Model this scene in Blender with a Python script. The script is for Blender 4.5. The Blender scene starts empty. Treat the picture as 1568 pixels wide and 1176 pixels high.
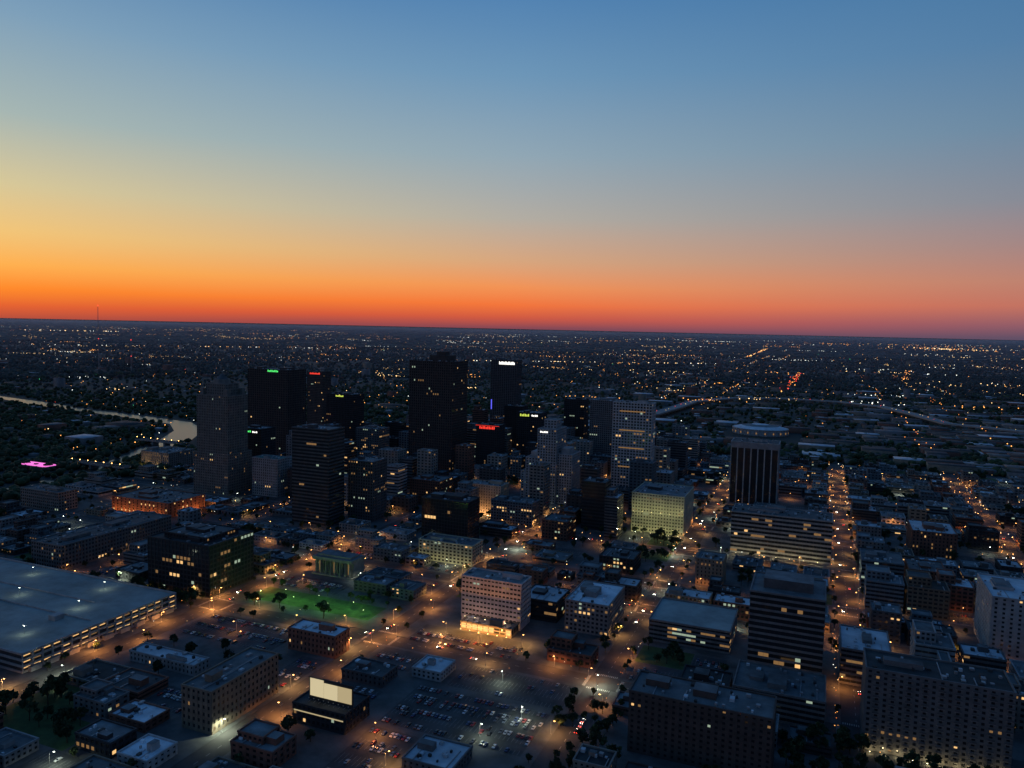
import bpy, math, random
import numpy as np
random.seed(7); rng=np.random.default_rng(5)
SC=bpy.context.scene; COL=bpy.context.collection
SC.view_settings.view_transform='Standard'; SC.view_settings.look='None'; SC.view_settings.exposure=0
G=math.radians(22.3); CG,SG=math.cos(G),math.sin(G)
# World axes follow the street grid: +X along the cross streets, +Y along the avenues.
def camxy(s,t): return s*CG+t*SG, -s*SG+t*CG      # across / along the viewing direction
def in_view(s,t,k=.80,m=70):
    X,Y=camxy(s,t); return Y>150 and abs(X)<k*Y+m
def lin(c):
    return tuple((v/255/12.92 if v/255<=.04045 else ((v/255+.055)/1.055)**2.4) for v in c)+(1,)

# ------------------------------------------------------------------ materials
def mat(name,col,rough=.85,noise=.3,scale=.15,vary=.25,spec=.3,metal=0,coords='Object'):
    col=tuple(c*1.3 for c in col[:3])
    m=bpy.data.materials.new(name); m.use_nodes=True; nt=m.node_tree; b=nt.nodes['Principled BSDF']
    b.inputs['Roughness'].default_value=rough; b.inputs['Specular IOR Level'].default_value=spec
    b.inputs['Metallic'].default_value=metal
    if noise>0:
        tc=nt.nodes.new('ShaderNodeTexCoord'); n=nt.nodes.new('ShaderNodeTexNoise'); n.inputs['Scale'].default_value=scale
        n.inputs['Detail'].default_value=6; n.inputs['Roughness'].default_value=.65
        nt.links.new(tc.outputs[coords],n.inputs['Vector'])
        mr=nt.nodes.new('ShaderNodeMapRange'); mr.inputs['From Min'].default_value=.3; mr.inputs['From Max'].default_value=.7
        mr.inputs['To Min'].default_value=1-noise; mr.inputs['To Max'].default_value=1+noise
        nt.links.new(n.outputs['Fac'],mr.inputs['Value'])
        oi=nt.nodes.new('ShaderNodeObjectInfo'); m2=nt.nodes.new('ShaderNodeMapRange')
        m2.inputs['To Min'].default_value=1-vary; m2.inputs['To Max'].default_value=1+vary
        nt.links.new(oi.outputs['Random'],m2.inputs['Value'])
        mu=nt.nodes.new('ShaderNodeMath'); mu.operation='MULTIPLY'
        nt.links.new(mr.outputs[0],mu.inputs[0]); nt.links.new(m2.outputs[0],mu.inputs[1])
        vm=nt.nodes.new('ShaderNodeVectorMath'); vm.operation='SCALE'; vm.inputs[0].default_value=col[:3]
        nt.links.new(mu.outputs[0],vm.inputs['Scale']); nt.links.new(vm.outputs[0],b.inputs['Base Color'])
    else: b.inputs['Base Color'].default_value=tuple(col[:3])+(1,)
    return m
def emis(name,col,st,vary=False):
    m=bpy.data.materials.new(name); m.use_nodes=True; b=m.node_tree.nodes['Principled BSDF']
    b.inputs['Base Color'].default_value=(.02,.02,.02,1)
    b.inputs['Emission Color'].default_value=tuple(col)+(1,); b.inputs['Emission Strength'].default_value=st
    m.cycles.emission_sampling='NONE'
    return m
M={}
M['beige']=mat('limestone',(.20,.185,.165)); M['grey']=mat('concrete_grey',(.14,.14,.14)); M['pale']=mat('pale_precast',(.26,.26,.26))
M['white']=mat('white_precast',(.42,.41,.40)); M['brick']=mat('red_brick',(.14,.068,.05)); M['brown']=mat('brown_granite',(.068,.055,.05))
M['dark']=mat('dark_granite',(.033,.035,.038)); M['tan']=mat('tan_brick',(.17,.14,.105)); M['blue']=mat('blue_grey_panel',(.09,.115,.13))
M['pinkw']=mat('pinkish_precast',(.42,.34,.32),vary=.05); M['green']=mat('cream_precast',(.33,.33,.25),vary=.05); M['peach']=mat('peach_stone',(.34,.26,.19))
M['dkgrey']=mat('dark_aggregate_concrete',(.075,.075,.078),vary=.05)
M['rtar']=mat('roof_tar',(.042,.048,.05),noise=.55,scale=.08,vary=.4); M['rgrey']=mat('roof_gravel',(.11,.125,.13),noise=.45,scale=.09,vary=.45)
M['rwhite']=mat('roof_membrane_white',(.42,.47,.50),noise=.28,scale=.07,vary=.25); M['rgreen']=mat('roof_copper',(.06,.17,.15))
M['metal']=mat('galvanised_metal',(.22,.23,.24),rough=.5,spec=.5)
M['glass']=mat('dark_window_glass',(.018,.02,.022),rough=.12,noise=0,spec=.6)
M['lw']=emis('lit_window_warm',(1,.58,.22),1.0); M['ld']=emis('lit_window_dim',(1,.54,.2),.22); M['lc']=emis('lit_window_cool',(.75,.95,.7),.4)
M['asph']=mat('asphalt',(.05,.05,.05),noise=.35,scale=.06,vary=0); M['lot']=mat('parking_asphalt',(.048,.052,.054),noise=.5,scale=.05,vary=0)
M['pave']=mat('pavement_concrete',(.075,.079,.078),noise=.5,scale=.05,vary=0); M['grass']=mat('grass',(.04,.075,.025),noise=.4,scale=.15,vary=0)
M['mark']=mat('road_paint',(.30,.30,.28),noise=.35,scale=.8,vary=0)
M['deck']=mat('garage_deck_concrete',(.22,.25,.24),noise=.35,scale=.035,vary=0)
M['leafA']=mat('foliage_dark',(.024,.038,.016),noise=.5,scale=.4,vary=.3); M['leafB']=mat('foliage_light',(.04,.062,.025),noise=.5,scale=.4,vary=.3)
M['leafHaze']=mat('foliage_far_hazed',(.030,.040,.034),noise=.6,scale=.002,vary=0)  # far trees: distance haze painted into the leaf colour as a bluer grey
M['bark']=mat('bark',(.06,.045,.03))
M['hwy']=mat('highway_concrete',(.24,.24,.23),noise=.2,vary=0)

# ------------------------------------------------------------------ mesh builder
class MB:
    def __init__(s,mats): s.v=[];s.f=[];s.m=[];s.mats=mats;s.ix={k:i for i,k in enumerate(mats)}
    def mi(s,k):
        if k not in s.ix: s.ix[k]=len(s.mats); s.mats.append(k)
        return s.ix[k]
    def quad(s,a,b,c,d,k):
        n=len(s.v); s.v+= [a,b,c,d]; s.f.append((n,n+1,n+2,n+3)); s.m.append(s.mi(k))
    def box(s,x0,y0,z0,x1,y1,z1,k,top=None,bot=False):
        n=len(s.v); s.v+=[(x0,y0,z0),(x1,y0,z0),(x1,y1,z0),(x0,y1,z0),(x0,y0,z1),(x1,y0,z1),(x1,y1,z1),(x0,y1,z1)]
        i=s.mi(k); s.f+=[(n,n+1,n+5,n+4),(n+1,n+2,n+6,n+5),(n+2,n+3,n+7,n+6),(n+3,n,n+4,n+7),(n+4,n+5,n+6,n+7)]
        s.m+=[i,i,i,i,s.mi(top) if top else i]
        if bot: s.f.append((n+3,n+2,n+1,n)); s.m.append(i)
    def prism(s,cx,cy,r0,r1,z0,z1,k,n=8,sx=1,sy=1):
        b=len(s.v)
        for r,z in ((r0,z0),(r1,z1)):
            for i in range(n):
                a=2*math.pi*(i+.5)/n; s.v.append((cx+r*sx*math.cos(a),cy+r*sy*math.sin(a),z))
        for i in range(n):
            j=(i+1)%n; s.f.append((b+i,b+j,b+n+j,b+n+i)); s.m.append(s.mi(k))
        s.f.append(tuple(b+n+i for i in range(n))); s.m.append(s.mi(k))
    def mesh(s,name):
        me=bpy.data.meshes.new(name); me.from_pydata(s.v,[],s.f)
        for k in s.mats: me.materials.append(M[k])
        me.polygons.foreach_set('material_index',s.m); me.update(); return me
    def obj(s,name,loc=(0,0,0)):
        o=bpy.data.objects.new(name,s.mesh(name)); o.location=loc; COL.objects.link(o); return o

def facade(mb,x0,y0,x1,y1,z0,z1,wall,side,bay=3.6,fl=3.8,wx=.6,wz=.55,style='g',lit=.05,glass='glass',base=0,litk=None):
    """side: S(-y) N(+y) W(-x) E(+x). Recessed glazing behind proud piers/spandrels."""
    L=(x1-x0) if side in 'SN' else (y1-y0)
    nx=max(1,round(L/bay)); nz=max(1,round((z1-z0-base)/fl)); b=L/nx; h=(z1-z0-base)/nz
    def P(u,d,z):
        if side=='S': return (x0+u,y0-d,z)
        if side=='N': return (x1-u,y1+d,z)
        if side=='E': return (x1+d,y0+u,z)
        return (x0-d,y1-u,z)
    def ob(u0,u1,d1,za,zb,k):
        a=P(u0,0,za); c=P(u1,d1,zb)
        mb.box(min(a[0],c[0]),min(a[1],c[1]),za,max(a[0],c[0]),max(a[1],c[1]),zb,k,bot=True)
    zz=z0+base
    for j in range(nz):
        rowlit=lit*(random.choice([0,.3,1,1,3.5]))
        za=zz+j*h+h*(1-wz); zb=zz+(j+1)*h
        run=None
        for i in range(nx):
            k=glass
            if random.random()<rowlit: k=litk or random.choice(['lw','ld','ld','ld','lc']); run=k
            elif run and random.random()<.35: k=run
            else: run=None
            ua=i*b+(b*(1-wx)/2 if style!='h' else .05); ub=(i+1)*b-(b*(1-wx)/2 if style!='h' else .05)
            mb.quad(P(ua,.05,za),P(ub,.05,za),P(ub,.05,zb),P(ua,.05,zb),k)
        if style in 'gh': ob(.02,L-.02,.26,zz+j*h,zz+j*h+h*(1-wz),wall)
    if style in 'gv':
        w=b*(1-wx)/2
        for i in range(nx+1):
            ob(max(0.01,i*b-w),min(L-.01,i*b+w),.38,zz,z1-.01,wall)

def building(name,s,t,w,d,h,wall='grey',roof='rgrey',bay=3.6,fl=3.8,wx=.6,wz=.55,style='g',lit=.05,glass='glass',mech=True,base=0,
             extra=None,mechk=None,litk=None,z0=0,mb=None,body=None):
    own=mb is None
    if own: mb=MB([wall,glass,'lw','ld','lc',roof])
    ox,oy=(0,0) if own else (s,t)
    mb.box(ox,oy,z0,ox+w,oy+d,h,body or wall)
    for sd in 'SEWN':
        facade(mb,ox,oy,ox+w,oy+d,z0,h,wall,sd,bay,fl,wx,wz,style,lit,glass,base,litk)
    mb.quad((ox,oy,h+.04),(ox+w,oy,h+.04),(ox+w,oy+d,h+.04),(ox,oy+d,h+.04),roof)
    p=.42; q=.45; H=h+1.0
    mb.box(ox-q,oy-q,h-.3,ox+w+q,oy+p,H,wall,bot=True); mb.box(ox-q,oy+d-p,h-.3,ox+w+q,oy+d+q,H+.003,wall,bot=True)
    mb.box(ox-q+.003,oy+p,h-.3,ox+p,oy+d-p,H-.01,wall,bot=True); mb.box(ox+w-p,oy+p,h-.3,ox+w+q-.003,oy+d-p,H-.01,wall,bot=True)
    if mech:
        for _ in range(1+(w*d>1500)):
            mw,md=w*random.uniform(.15,.35),d*random.uniform(.15,.4); mx,my=ox+random.uniform(.05,.6)*w,oy+random.uniform(.1,.55)*d
            mb.box(mx,my,h+.05,mx+mw,my+md,h+random.uniform(2.2,4.8),mechk or wall,top='rgrey')
        for _ in range(int(3+w*d/110)):
            ax,ay=ox+random.uniform(1,w-3),oy+random.uniform(1,d-3); a=random.uniform(.8,2.6)
            mb.box(ax,ay,h+.06,ax+a,ay+a*random.uniform(.7,1.6),h+random.uniform(.8,1.9),random.choice(['metal','rwhite','rtar']))
        for _ in range(2):
            ax=ox+random.uniform(2,w-2); mb.box(ax,oy+1,h+.05,ax+.5,oy+d*random.uniform(.4,.9),h+.55,'metal')
    if extra: extra(mb)
    if own: return mb.obj(name,(s,t,0))
    return mb

LM=[]   # footprints kept clear
def LMB(name,s,t,w,d,h,**k):
    LM.append((s-4,t-4,s+w+4,t+d+4)); return building(name,s,t,w,d,h,**k)
def sign(mb,x0,y,z0,x1,z1,k):   # individual raised letters on the parapet
    n=max(3,int((x1-x0)/2.6)); b=(x1-x0)/n; zc=(z0+z1)/2; hh=(z1-z0)*.36
    for i in range(n): mb.box(x0+i*b,y-.7,zc-hh,x0+i*b+b*.62,y-.45,zc+hh*(1 if i%3!=1 else .5),k,bot=True)
M['sgreen']=emis('sign_green',(.1,1,.2),1.1); M['sred']=emis('sign_red',(1,.05,.03),1.3); M['swhite']=emis('sign_white',(1,.97,.9),2)
M['syel']=emis('sign_yellow_green',(.75,.9,.12),1.0); M['sblue']=emis('sign_blue',(.12,.12,1),1.2); M['spink']=emis('bridge_light_magenta',(1,.2,.75),1.1)

# ------------------------------------------------------------------ landmark buildings (footprint in metres on the street grid)
def lev(mb):
    building('',-3,-4,63,48,58,wall='beige',mb=mb,lit=.02,bay=3.4,wx=.45,style='g',mech=False)
    building('',10,7,36,26,156,z0=140,wall='beige',mb=mb,lit=.01,bay=3.4,wx=.4,style='v',mech=False)
    mb.prism(28,20,13,11,156,163,'beige',8); mb.prism(28,20,9,2,163,170,'rgrey',8)
    for x in (3,47):
        for y in (3,33): mb.box(x,y,140,x+6,y+5,150,'beige')
LMB('art_deco_skyscraper',-827,829,56,40,140,wall='beige',wx=.42,bay=3.2,style='v',lit=.008,mech=False,extra=lev)
def hun(mb): sign(mb,42,0,163,64,167.5,'sgreen')
LMB('dark_bank_skyscraper',-894,1009,82,48,167,wall='brown',wx=.6,bay=4.5,style='v',lit=.01,extra=hun)
LMB('office_skyscraper',-1083,1414,42,32,136,wall='brown',lit=.02,extra=lambda mb:sign(mb,8,0,130,36,135,'sred'))
LMB('office_tower',-883,1212,60,38,111,wall='dark',lit=.04,extra=lambda mb:sign(mb,22,0,106,40,110,'syel'))
LMB('banded_office_tower',-596,749,54,32,118,wall='dkgrey',style='h',wz=.55,fl=4.2,lit=.008,body='dark')
LMB('office_tower',-545,794,36,32,75,wall='dkgrey',lit=.05,wx=.5)
LMB('office_tower',-820,906,42,32,84,wall='dark',lit=.02,extra=lambda mb:(sign(mb,14,0,78,24,82,'sgreen'),sign(mb,26,0,78,36,81,'swhite')))
LMB('office_block',-745,849,44,26,53,wall='pale',lit=.02,wx=.45,roof='rgreen')
def rho(mb):
    mb.box(30,14,188,64,44,197,'brown',top='rtar'); mb.box(40,20,197,56,36,203,'brown',top='rtar')
    for x,y,h in ((12,12,11),(20,40,8),(44,28,20),(70,48,7)): mb.box(x,y,187,x+.6,y+.6,187+h if x!=44 else 220,'metal')
LMB('state_office_skyscraper',-638,1104,80,57,187,wall='brown',wx=.5,bay=4,fl=4.3,style='g',wz=.62,lit=.016,extra=rho)
LMB('bank_skyscraper',-689,1554,62,30,173,wall='dkgrey',style='v',wx=.6,bay=5,lit=.004,extra=lambda mb:(sign(mb,20,0,162,58,171,'swhite'),mb.box(2,-1.2,62,4,-.5,84,'sblue')))
LMB('office_tower',-524,1127,40,26,85,wall='dark',lit=.01,extra=lambda mb:(sign(mb,6,0,78,34,84,'sred'),mb.box(-1,-1,84.2,41,-.5,84.6,'sred')))
LMB('office_tower',-501,1249,44,34,95,wall='dark',lit=.02,extra=lambda mb:(sign(mb,6,0,88,24,94,'syel'),sign(mb,28,0,89,40,93,'swhite')))
def stp(mb):
    building('',0,0,18,40,62,wall='pale',mb=mb,lit=.02,bay=4,wx=.5,mech=False,style='v')
    building('',46,2,22,38,70,wall='pale',mb=mb,lit=.03,bay=4,wx=.5,mech=False,style='g')
    building('',-10,8,10,30,40,wall='pale',mb=mb,lit=.03,bay=4,wx=.5,mech=False)
    building('',24,8,18,20,116,z0=104,wall='pale',mb=mb,lit=.03,bay=4,wx=.5,mech=False)
    mb.box(5,8,62,15,30,70,'pale'); mb.box(50,8,70,62,30,78,'pale')
def stepb():
    LM.append((-400,990,-310,1040)); mb=MB(['pale','glass','lw','ld','lc','rgrey'])
    building('',18.2,-3,27.6,44,104,wall='pale',mb=mb,lit=.02,bay=4,wx=.55,style='v',mech=False); stp(mb)
    sign(mb,22,-3,99,34,102,'swhite'); mb.obj('stepped_office_tower',(-385,997,0))
stepb()
LMB('slab_office_tower',-380,1295,41,54,120,wall='grey',wx=.6,style='v',lit=.02)
def sl(mb):
    for z in (44,72,98,126): mb.box(10,-.6,z,48,-.45,z+1.6,'ld')
LMB('grid_office_tower',-284,1088,58,24,139,wall='white',wx=.64,bay=4.6,fl=4.4,wz=.6,lit=.04,extra=sl)
LMB('floodlit_cream_office',-209,906,63,70,47,wall='green',style='g',wx=.5,bay=3.6,wz=.45,lit=.05,mechk='dark',roof='rgrey')
def s16(mb): mb.box(-.6,-.6,80,65.6,40.6,88.5,'pale',top='rgrey')
LMB('striped_office_tower',-118,1128,65,40,88,wall='white',style='v',bay=9.2,wx=.84,fl=4,wz=1,lit=.008,extra=s16,body='dark')
LMB('long_office_building',-87,866,104,42,46,wall='pale',style='h',wz=.55,fl=4.4,lit=.05,body='grey',roof='rgrey')
LMB('black_glass_cube_office',-409,739,57,30,53,wall='dark',style='g',wx=.9,wz=.85,lit=.005,roof='rtar',extra=lambda mb:mb.box(10,8,53,45,24,57,'dark'))
LMB('office_podium',-385,690,62,26,21,wall='green',style='v',wx=.6,bay=4.5,lit=.10)
LMB('stone_office_block',-427,889,50,26,40,wall='peach',wx=.35,lit=.04)
LMB('white_banded_office',-270,558,53,22,38,wall='pinkw',style='g',wz=.42,wx=.72,bay=3.3,fl=3.7,lit=.03,base=4)
def p20(mb): mb.box(-.6,-.6,3.9,44.6,.0,4.5,'pinkw',bot=True)
LMB('retail_podium',-262,541,44,15,6.5,wall='tan',style='g',wx=.85,wz=.7,bay=5,fl=6,lit=.8,roof='rgrey',litk='lw',extra=p20)
def temple():
    LM.append((-458,598,-404,625)); mb=MB(['beige','glass','rgrey'])
    mb.box(0,4,0,44,22,16,'beige',top='rgrey'); mb.box(-1,-1,0,45,23,1.4,'beige'); mb.box(-.8,-.8,15.2,44.8,22.8,18.2,'beige',top='rgrey',bot=True)
    mb.box(3,3,18.2,41,19,20,'beige',top='rgrey')
    for i in range(8): mb.prism(2.5+i*5.57,1.2,.95,.8,1.4,15.2,'beige',10)
    for i in range(7): mb.box(4.2+i*5.57,3.9,3,6.6+i*5.57,3.96,13,'glass' if i%3 else 'ld')
    for i in range(4): mb.prism(43.2,6+i*4.4,.9,.75,1.4,15.2,'beige',10)
    mb.obj('columned_stone_hall',(-454,603,0))
temple()
def g22(mb): building('',12,8,50,40,50,z0=46,wall='dark',mb=mb,lit=.05,mech=True)
LMB('glass_office_block',-567,508,73,56,46,wall='dark',style='g',wx=.75,wz=.68,bay=4.2,fl=4.2,lit=.09,roof='rtar',extra=g22)
LMB('long_loft_building',-717,503,42,134,24,wall='grey',style='g',wx=.6,lit=.05,roof='rgrey')
LMB('tan_brick_warehouse',-348,335,23,59,26,wall='tan',style='g',wx=.42,wz=.5,bay=3.6,fl=4.2,lit=.012,roof='rgrey')
LMB('white_low_warehouse',-452,388,60,14,7,wall='pale',style='g',wx=.4,lit=.02,roof='rwhite')
LMB('low_workshop',-298,428,32,20,7,wall='dkgrey',wx=.4,lit=.02,roof='rtar'); LMB('low_workshop',-205,352,30,26,6,wall='grey',wx=.4,lit=0,roof='rwhite')
M['screen']=emis('lit_billboard_panel',(1,.84,.50),.62)
M['screen2']=emis('lit_billboard_panel_shade',(1,.80,.44),.45)
def scr(mb):
    for i in range(3): mb.box(7+i*10.2,7.6,15,16.9+i*10.2,7.9,24.5+(i==0)*1.5,'screen' if i!=2 else 'screen2',bot=True)
    for i in range(9): mb.box(7.5+i*3.6,5.2,14.2,8+i*3.6,5.6,14.7,'metal')
    for i in range(9): mb.box(7.7+i*3.6,5.2,12,7.85+i*3.6,7.7,12.3,'metal')
    mb.box(6,8.0,12,38,8.8,26.5,'dark'); mb.box(1,-.6,8,37,-.45,8.7,'screen2',bot=True)
LMB('billboard_topped_shop',-292,368,38,26,12,wall='dark',style='g',wx=.6,lit=.05,roof='rtar',extra=scr,mech=False)
LMB('brick_shop',-363,452,42,18,16,wall='brick',roof='rwhite',wx=.4,lit=.05)
LMB('flat_roofed_shop',-256,452,22,22,6,wall='pale',roof='rwhite',wx=.5,lit=0)
LMB('white_roofed_office',-185,576,36,52,25,wall='grey',roof='rwhite',wx=.6,lit=.06)
LMB('white_roofed_office',-228,586,32,36,17,wall='dark',roof='rwhite',wx=.6,lit=.05,style='h')
def t28(mb): mb.box(8,12,64,41,34,71,'dkgrey',top='rgrey')
LMB('banded_concrete_tower',-40,548,49,45,64,wall='grey',style='h',fl=4.3,wz=.62,lit=.02,body='dark',roof='rgrey',extra=t28,mech=False)
LMB('brick_apartment_building',-95,422,79,28,36,wall='brown',style='g',wx=.4,wz=.45,bay=4,fl=3.3,lit=.025,roof='rgrey')
def apt(mb):
    for i in range(9):
        for j in range(14):
            x=4+i*8.4; z=3.4+j*3.3
            mb.box(x,-1.7,z,x+3.6,-.3,z+.2,'pale',bot=True); mb.box(x,-1.7,z+.2,x+3.6,-1.6,z+1.1,'dkgrey',bot=True)
LMB('concrete_apartment_slab',32,483,75,30,49,wall='grey',style='g',wx=.42,wz=.5,bay=4.2,fl=3.3,lit=.02,roof='rtar',extra=apt)
LMB('white_hotel_tower',127,661,37,60,49,wall='pale',style='g',wx=.35,wz=.5,bay=5,fl=3.6,lit=.02,roof='rwhite')
LMB('brick_apartment_building',101,946,44,55,28,wall='brick',roof='rwhite',wx=.4,lit=.06)
LMB('parking_structure',-118,585,62,52,17,wall='grey',style='h',wz=.5,fl=3.4,roof='deck',lit=.08,mech=False)
LMB('white_roofed_office',21,570,32,46,25,wall='grey',roof='rwhite',style='h',lit=.04)
LMB('courtyard_office',-44,494,55,40,18,wall='grey',roof='rgrey',style='h',lit=.06)
LMB('office_block',-956,658,70,26,24,wall='beige',lit=.04); LMB('brick_convention_hall',-838,696,96,60,18,wall='brick',wx=.3,bay=7,lit=.08,litk='lw')
LMB('stone_city_hall',-1050,930,61,55,26,wall='beige',wx=.35,style='v',bay=4.4,lit=.25,litk='ld')
LMB('tan_office',-105,737,25,27,26,wall='tan',lit=.03,wx=.3); LMB('office_block',-378,861,55,28,29,wall='blue',lit=.06)
LMB('brick_office',-295,822,30,34,22,wall='brick',lit=.05); LMB('low_office',-202,738,35,33,15,wall='dark',lit=.05,roof='rgrey')
LMB('low_office',-120,661,38,20,13,wall='beige',roof='rwhite',lit=.10); LMB('low_office',-78,661,37,20,13,wall='brick',roof='rwhite',lit=.08)
LMB('office_block',43,789,36,42,30,wall='blue',style='h',lit=.10,litk='lc'); LMB('office_block',85,806,32,40,22,wall='brick',lit=.05)
LMB('office_tower',-700,1290,40,34,95,wall='brown',lit=.04); LMB('office_tower',-760,1130,46,36,62,wall='grey',lit=.06,roof='rgrey')
LMB('office_block',-520,905,46,40,34,wall='brick',lit=.05); LMB('office_tower',-560,1330,36,30,96,wall='dark',lit=.02)
LMB('office_block',-460,1390,40,30,110,wall='dark',lit=.03)

M['lampO']=emis('sodium_lamp_lens',(1,.46,.12),16); M['lampW']=emis('led_lamp_lens',(.9,1,.85),14)
# parking garage with open lit decks
def garage():
    LM.append((-745,335,-496,480)); mb=MB(['deck','pale','dark','ld','lw'])
    w,d=242,134
    mb.box(0.6,.6,0,w-.6,d-.6,13.2,'dark',top='deck')
    for z in (0,4.2,8.6,13.0):
        mb.box(-.3,-.3,z+.0,w+.3,0.5,z+1.5,'pale',bot=True); mb.box(w-.5,.5,z,w+.3,d-.5,z+1.5,'pale',bot=True); mb.box(-.3,d-.5,z,w+.3,d+.3,z+1.5,'pale',bot=True)
    for i in range(19):
        y=i*d/18
        mb.box(w-.5,max(0,y-.6),0,w+.45,min(d,y+.6),13.1,'pale')
        if i<18:
            for z in (1.5,5.7,10.1):
                if random.random()<.8: mb.box(w-.59,y+1.2,z+1.6,w-.52,y+6.2,z+2.3,random.choice(['ld','lw','lw']))
    for i in range(9): mb.box(w-.2,4+i*14.6,0,w+3,12+i*14.6,3.6,'pale',top='rgrey')
    for x in (40,120,200): mb.box(x,50,13.2,x+7,58,17,'pale')
    for r_ in range(6):
        for i in range(84): mb.box(8+i*2.7,6+r_*22,13.22,8.1+i*2.7,11+r_*22,13.235,'mark')
    mb.box(60,90,13.2,200,90.5,14.3,'pale'); mb.box(120,62,13.2,230,62.5,14.3,'pale')
    for (x,y) in ((30,24),(90,24),(150,24),(210,24),(60,76),(130,76),(200,76),(90,116),(180,116)):
        mb.prism(x,y,.15,.1,13.2,20,'metal',6); mb.box(x-.9,y-.25,20,x+.9,y+.25,20.25,'metal'); mb.box(x-.8,y-.2,19.85,x+.8,y+.2,19.99,'lampW',bot=True)
    o=mb.obj('parking_garage',(-742,342,0))
    L=bpy.data.lights.new('deck_bulb','POINT'); L.energy=700; L.color=(.85,1,.72); L.shadow_soft_size=.3
    for (x,y) in ((150,24),(210,24),(60,76),(130,76),(200,76),(90,116),(180,116)):
        l=bpy.data.objects.new('bulb',L); l.location=(x,y,19.4); l.parent=o; COL.objects.link(l)
garage()
def arena():
    LM.append((-215,1870,-60,2000)); mb=MB(['pale','rwhite','glass','lw'])
    cx,cy=65,55
    mb.prism(cx,cy,64,64,0,13,'pale',40,1,.82); mb.prism(cx,cy,66,66,13,15,'pale',40,1,.82)
    mb.prism(cx,cy,62,44,15,20,'rwhite',40,1,.82); mb.prism(cx,cy,44,20,20,23,'rgrey',40,1,.82); mb.prism(cx,cy,20,4,23,24,'rwhite',40,1,.82)
    for i in range(40):
        a=2*math.pi*i/40
        mb.prism(cx+65*math.cos(a),cy+65*.82*math.sin(a),.9,.9,0,14,'pale',6)
        if i%2: mb.prism(cx+64.6*math.cos(a+.08),cy+64.6*.82*math.sin(a+.08),1.4,1.4,4,8,'ld',6)
    mb.obj('arena',(-201,1884,0))
arena()

# ------------------------------------------------------------------ ground, streets, blocks
SS=[-862,-655,-478,-312,-132,30,210,380,550,720,890,1060,1230]
TT=[190,498,650,722,840,960,1075,1195,1310,1430,1550]
RHW=9
def sheet(name,x0,y0,x1,y1,z,k):
    mb=MB([k]); mb.quad((x0,y0,z),(x1,y0,z),(x1,y1,z),(x0,y1,z),k); return mb.obj(name)
M['gnd']=mat('ground_suburbs',(.028,.035,.032),noise=.5,scale=.0015,vary=0)
R=160000
sheet('ground',-R,-R,R,R,0,'gnd')
sheet('road',-985,100,1300,1560,.02,'asph')
pave=MB(['pave']); lots=MB(['lot','mark']); lawn=MB(['grass'])
BL=[]
xs=[-985]+SS
for i in range(len(xs)-1):
    for j in range(len(TT)-1):
        x0=xs[i]+(RHW if i>0 else 0); x1=xs[i+1]-RHW; y0=TT[j]+RHW; y1=TT[j+1]-RHW
        if not any(in_view(a,b) for a in (x0,x1) for b in (y0,y1)): continue
        pave.box(x0,y0,0,x1,y1,.15,'pave'); BL.append((x0+3.5,y0+3.5,x1-3.5,y1-3.5))
pave.obj('pavement')
mk=MB(['mark'])
for x in SS:
    t=200
    while t<1250:
        if in_view(x,t) and min(abs(t-c) for c in TT)>14: mk.box(x-.12,t,.021,x+.12,t+3.2,.03,'mark')
        t+=9
    for c in TT[1:7]:
        for sgn in (-1,1):
            for q in range(-6,7): mk.box(x+q*1.3-.3,c+sgn*11,.021,x+q*1.3+.3,c+sgn*11+2.4,.03,'mark')
for y in TT[1:6]:
    s=-980
    while s<700:
        if in_view(s,y) and min(abs(s-c) for c in SS)>14: mk.box(s,y-.12,.021,s+3.2,y+.12,.03,'mark')
        s+=9
    for c in SS[:8]:
        for sgn in (-1,1):
            for q in range(-6,7): mk.box(c+sgn*12,y+q*1.3-.3,.021,c+sgn*12+2.2,y+q*1.3+.3,.03,'mark')
mk.obj('road_markings')

# ------------------------------------------------------------------ cars
def carmesh(nm,col):
    M[nm]=mat(nm,col,rough=.3,noise=0,spec=.6)
    mb=MB([nm,'glass','tyre','hl','tl'])
    prof=[(-2.2,.35),(-2.2,.8),(-1.9,.95),(-1.35,1.0),(-.85,1.42),(.55,1.45),(1.15,1.0),(2.05,.82),(2.25,.6),(2.25,.35)]
    def ring(x): return [(x*(1 if z<1.05 else .82),y,z) for y,z in prof]
    L=ring(-.9);Rr=ring(.9); n=len(prof); b=len(mb.v); mb.v+=L+Rr
    for i in range(n):
        j=(i+1)%n; mb.f.append((b+i,b+j,b+n+j,b+n+i)); mb.m.append(mb.mi('glass' if i in (3,5) else nm))
    mb.f.append(tuple(b+i for i in reversed(range(n)))); mb.f.append(tuple(b+n+i for i in range(n))); mb.m+=[0,0]
    for sx in (-1,1):
        mb.quad((sx*.86,-1.15,1.04),(sx*.86,1.0,1.04),(sx*.76,.55,1.38),(sx*.76,-.8,1.38),'glass')
        for y in (-1.35,1.4):
            c=len(mb.v)
            for k in range(10):
                a=2*math.pi*k/10
                mb.v+=[(sx*.92,y+.33*math.cos(a),.33+.33*math.sin(a)),(sx*.7,y+.33*math.cos(a),.33+.33*math.sin(a))]
            for k in range(10):
                l=(k+1)%10; mb.f.append((c+2*k,c+2*l,c+2*l+1,c+2*k+1)); mb.m.append(2)
            mb.f.append(tuple(c+2*k for k in range(10))); mb.m.append(2)
        mb.box(sx*.65-.18,2.2,.58,sx*.65+.18,2.28,.74,'hl'); mb.box(sx*.7-.15,-2.26,.7,sx*.7+.15,-2.19,.85,'tl')
    return mb.mesh(nm)
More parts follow.
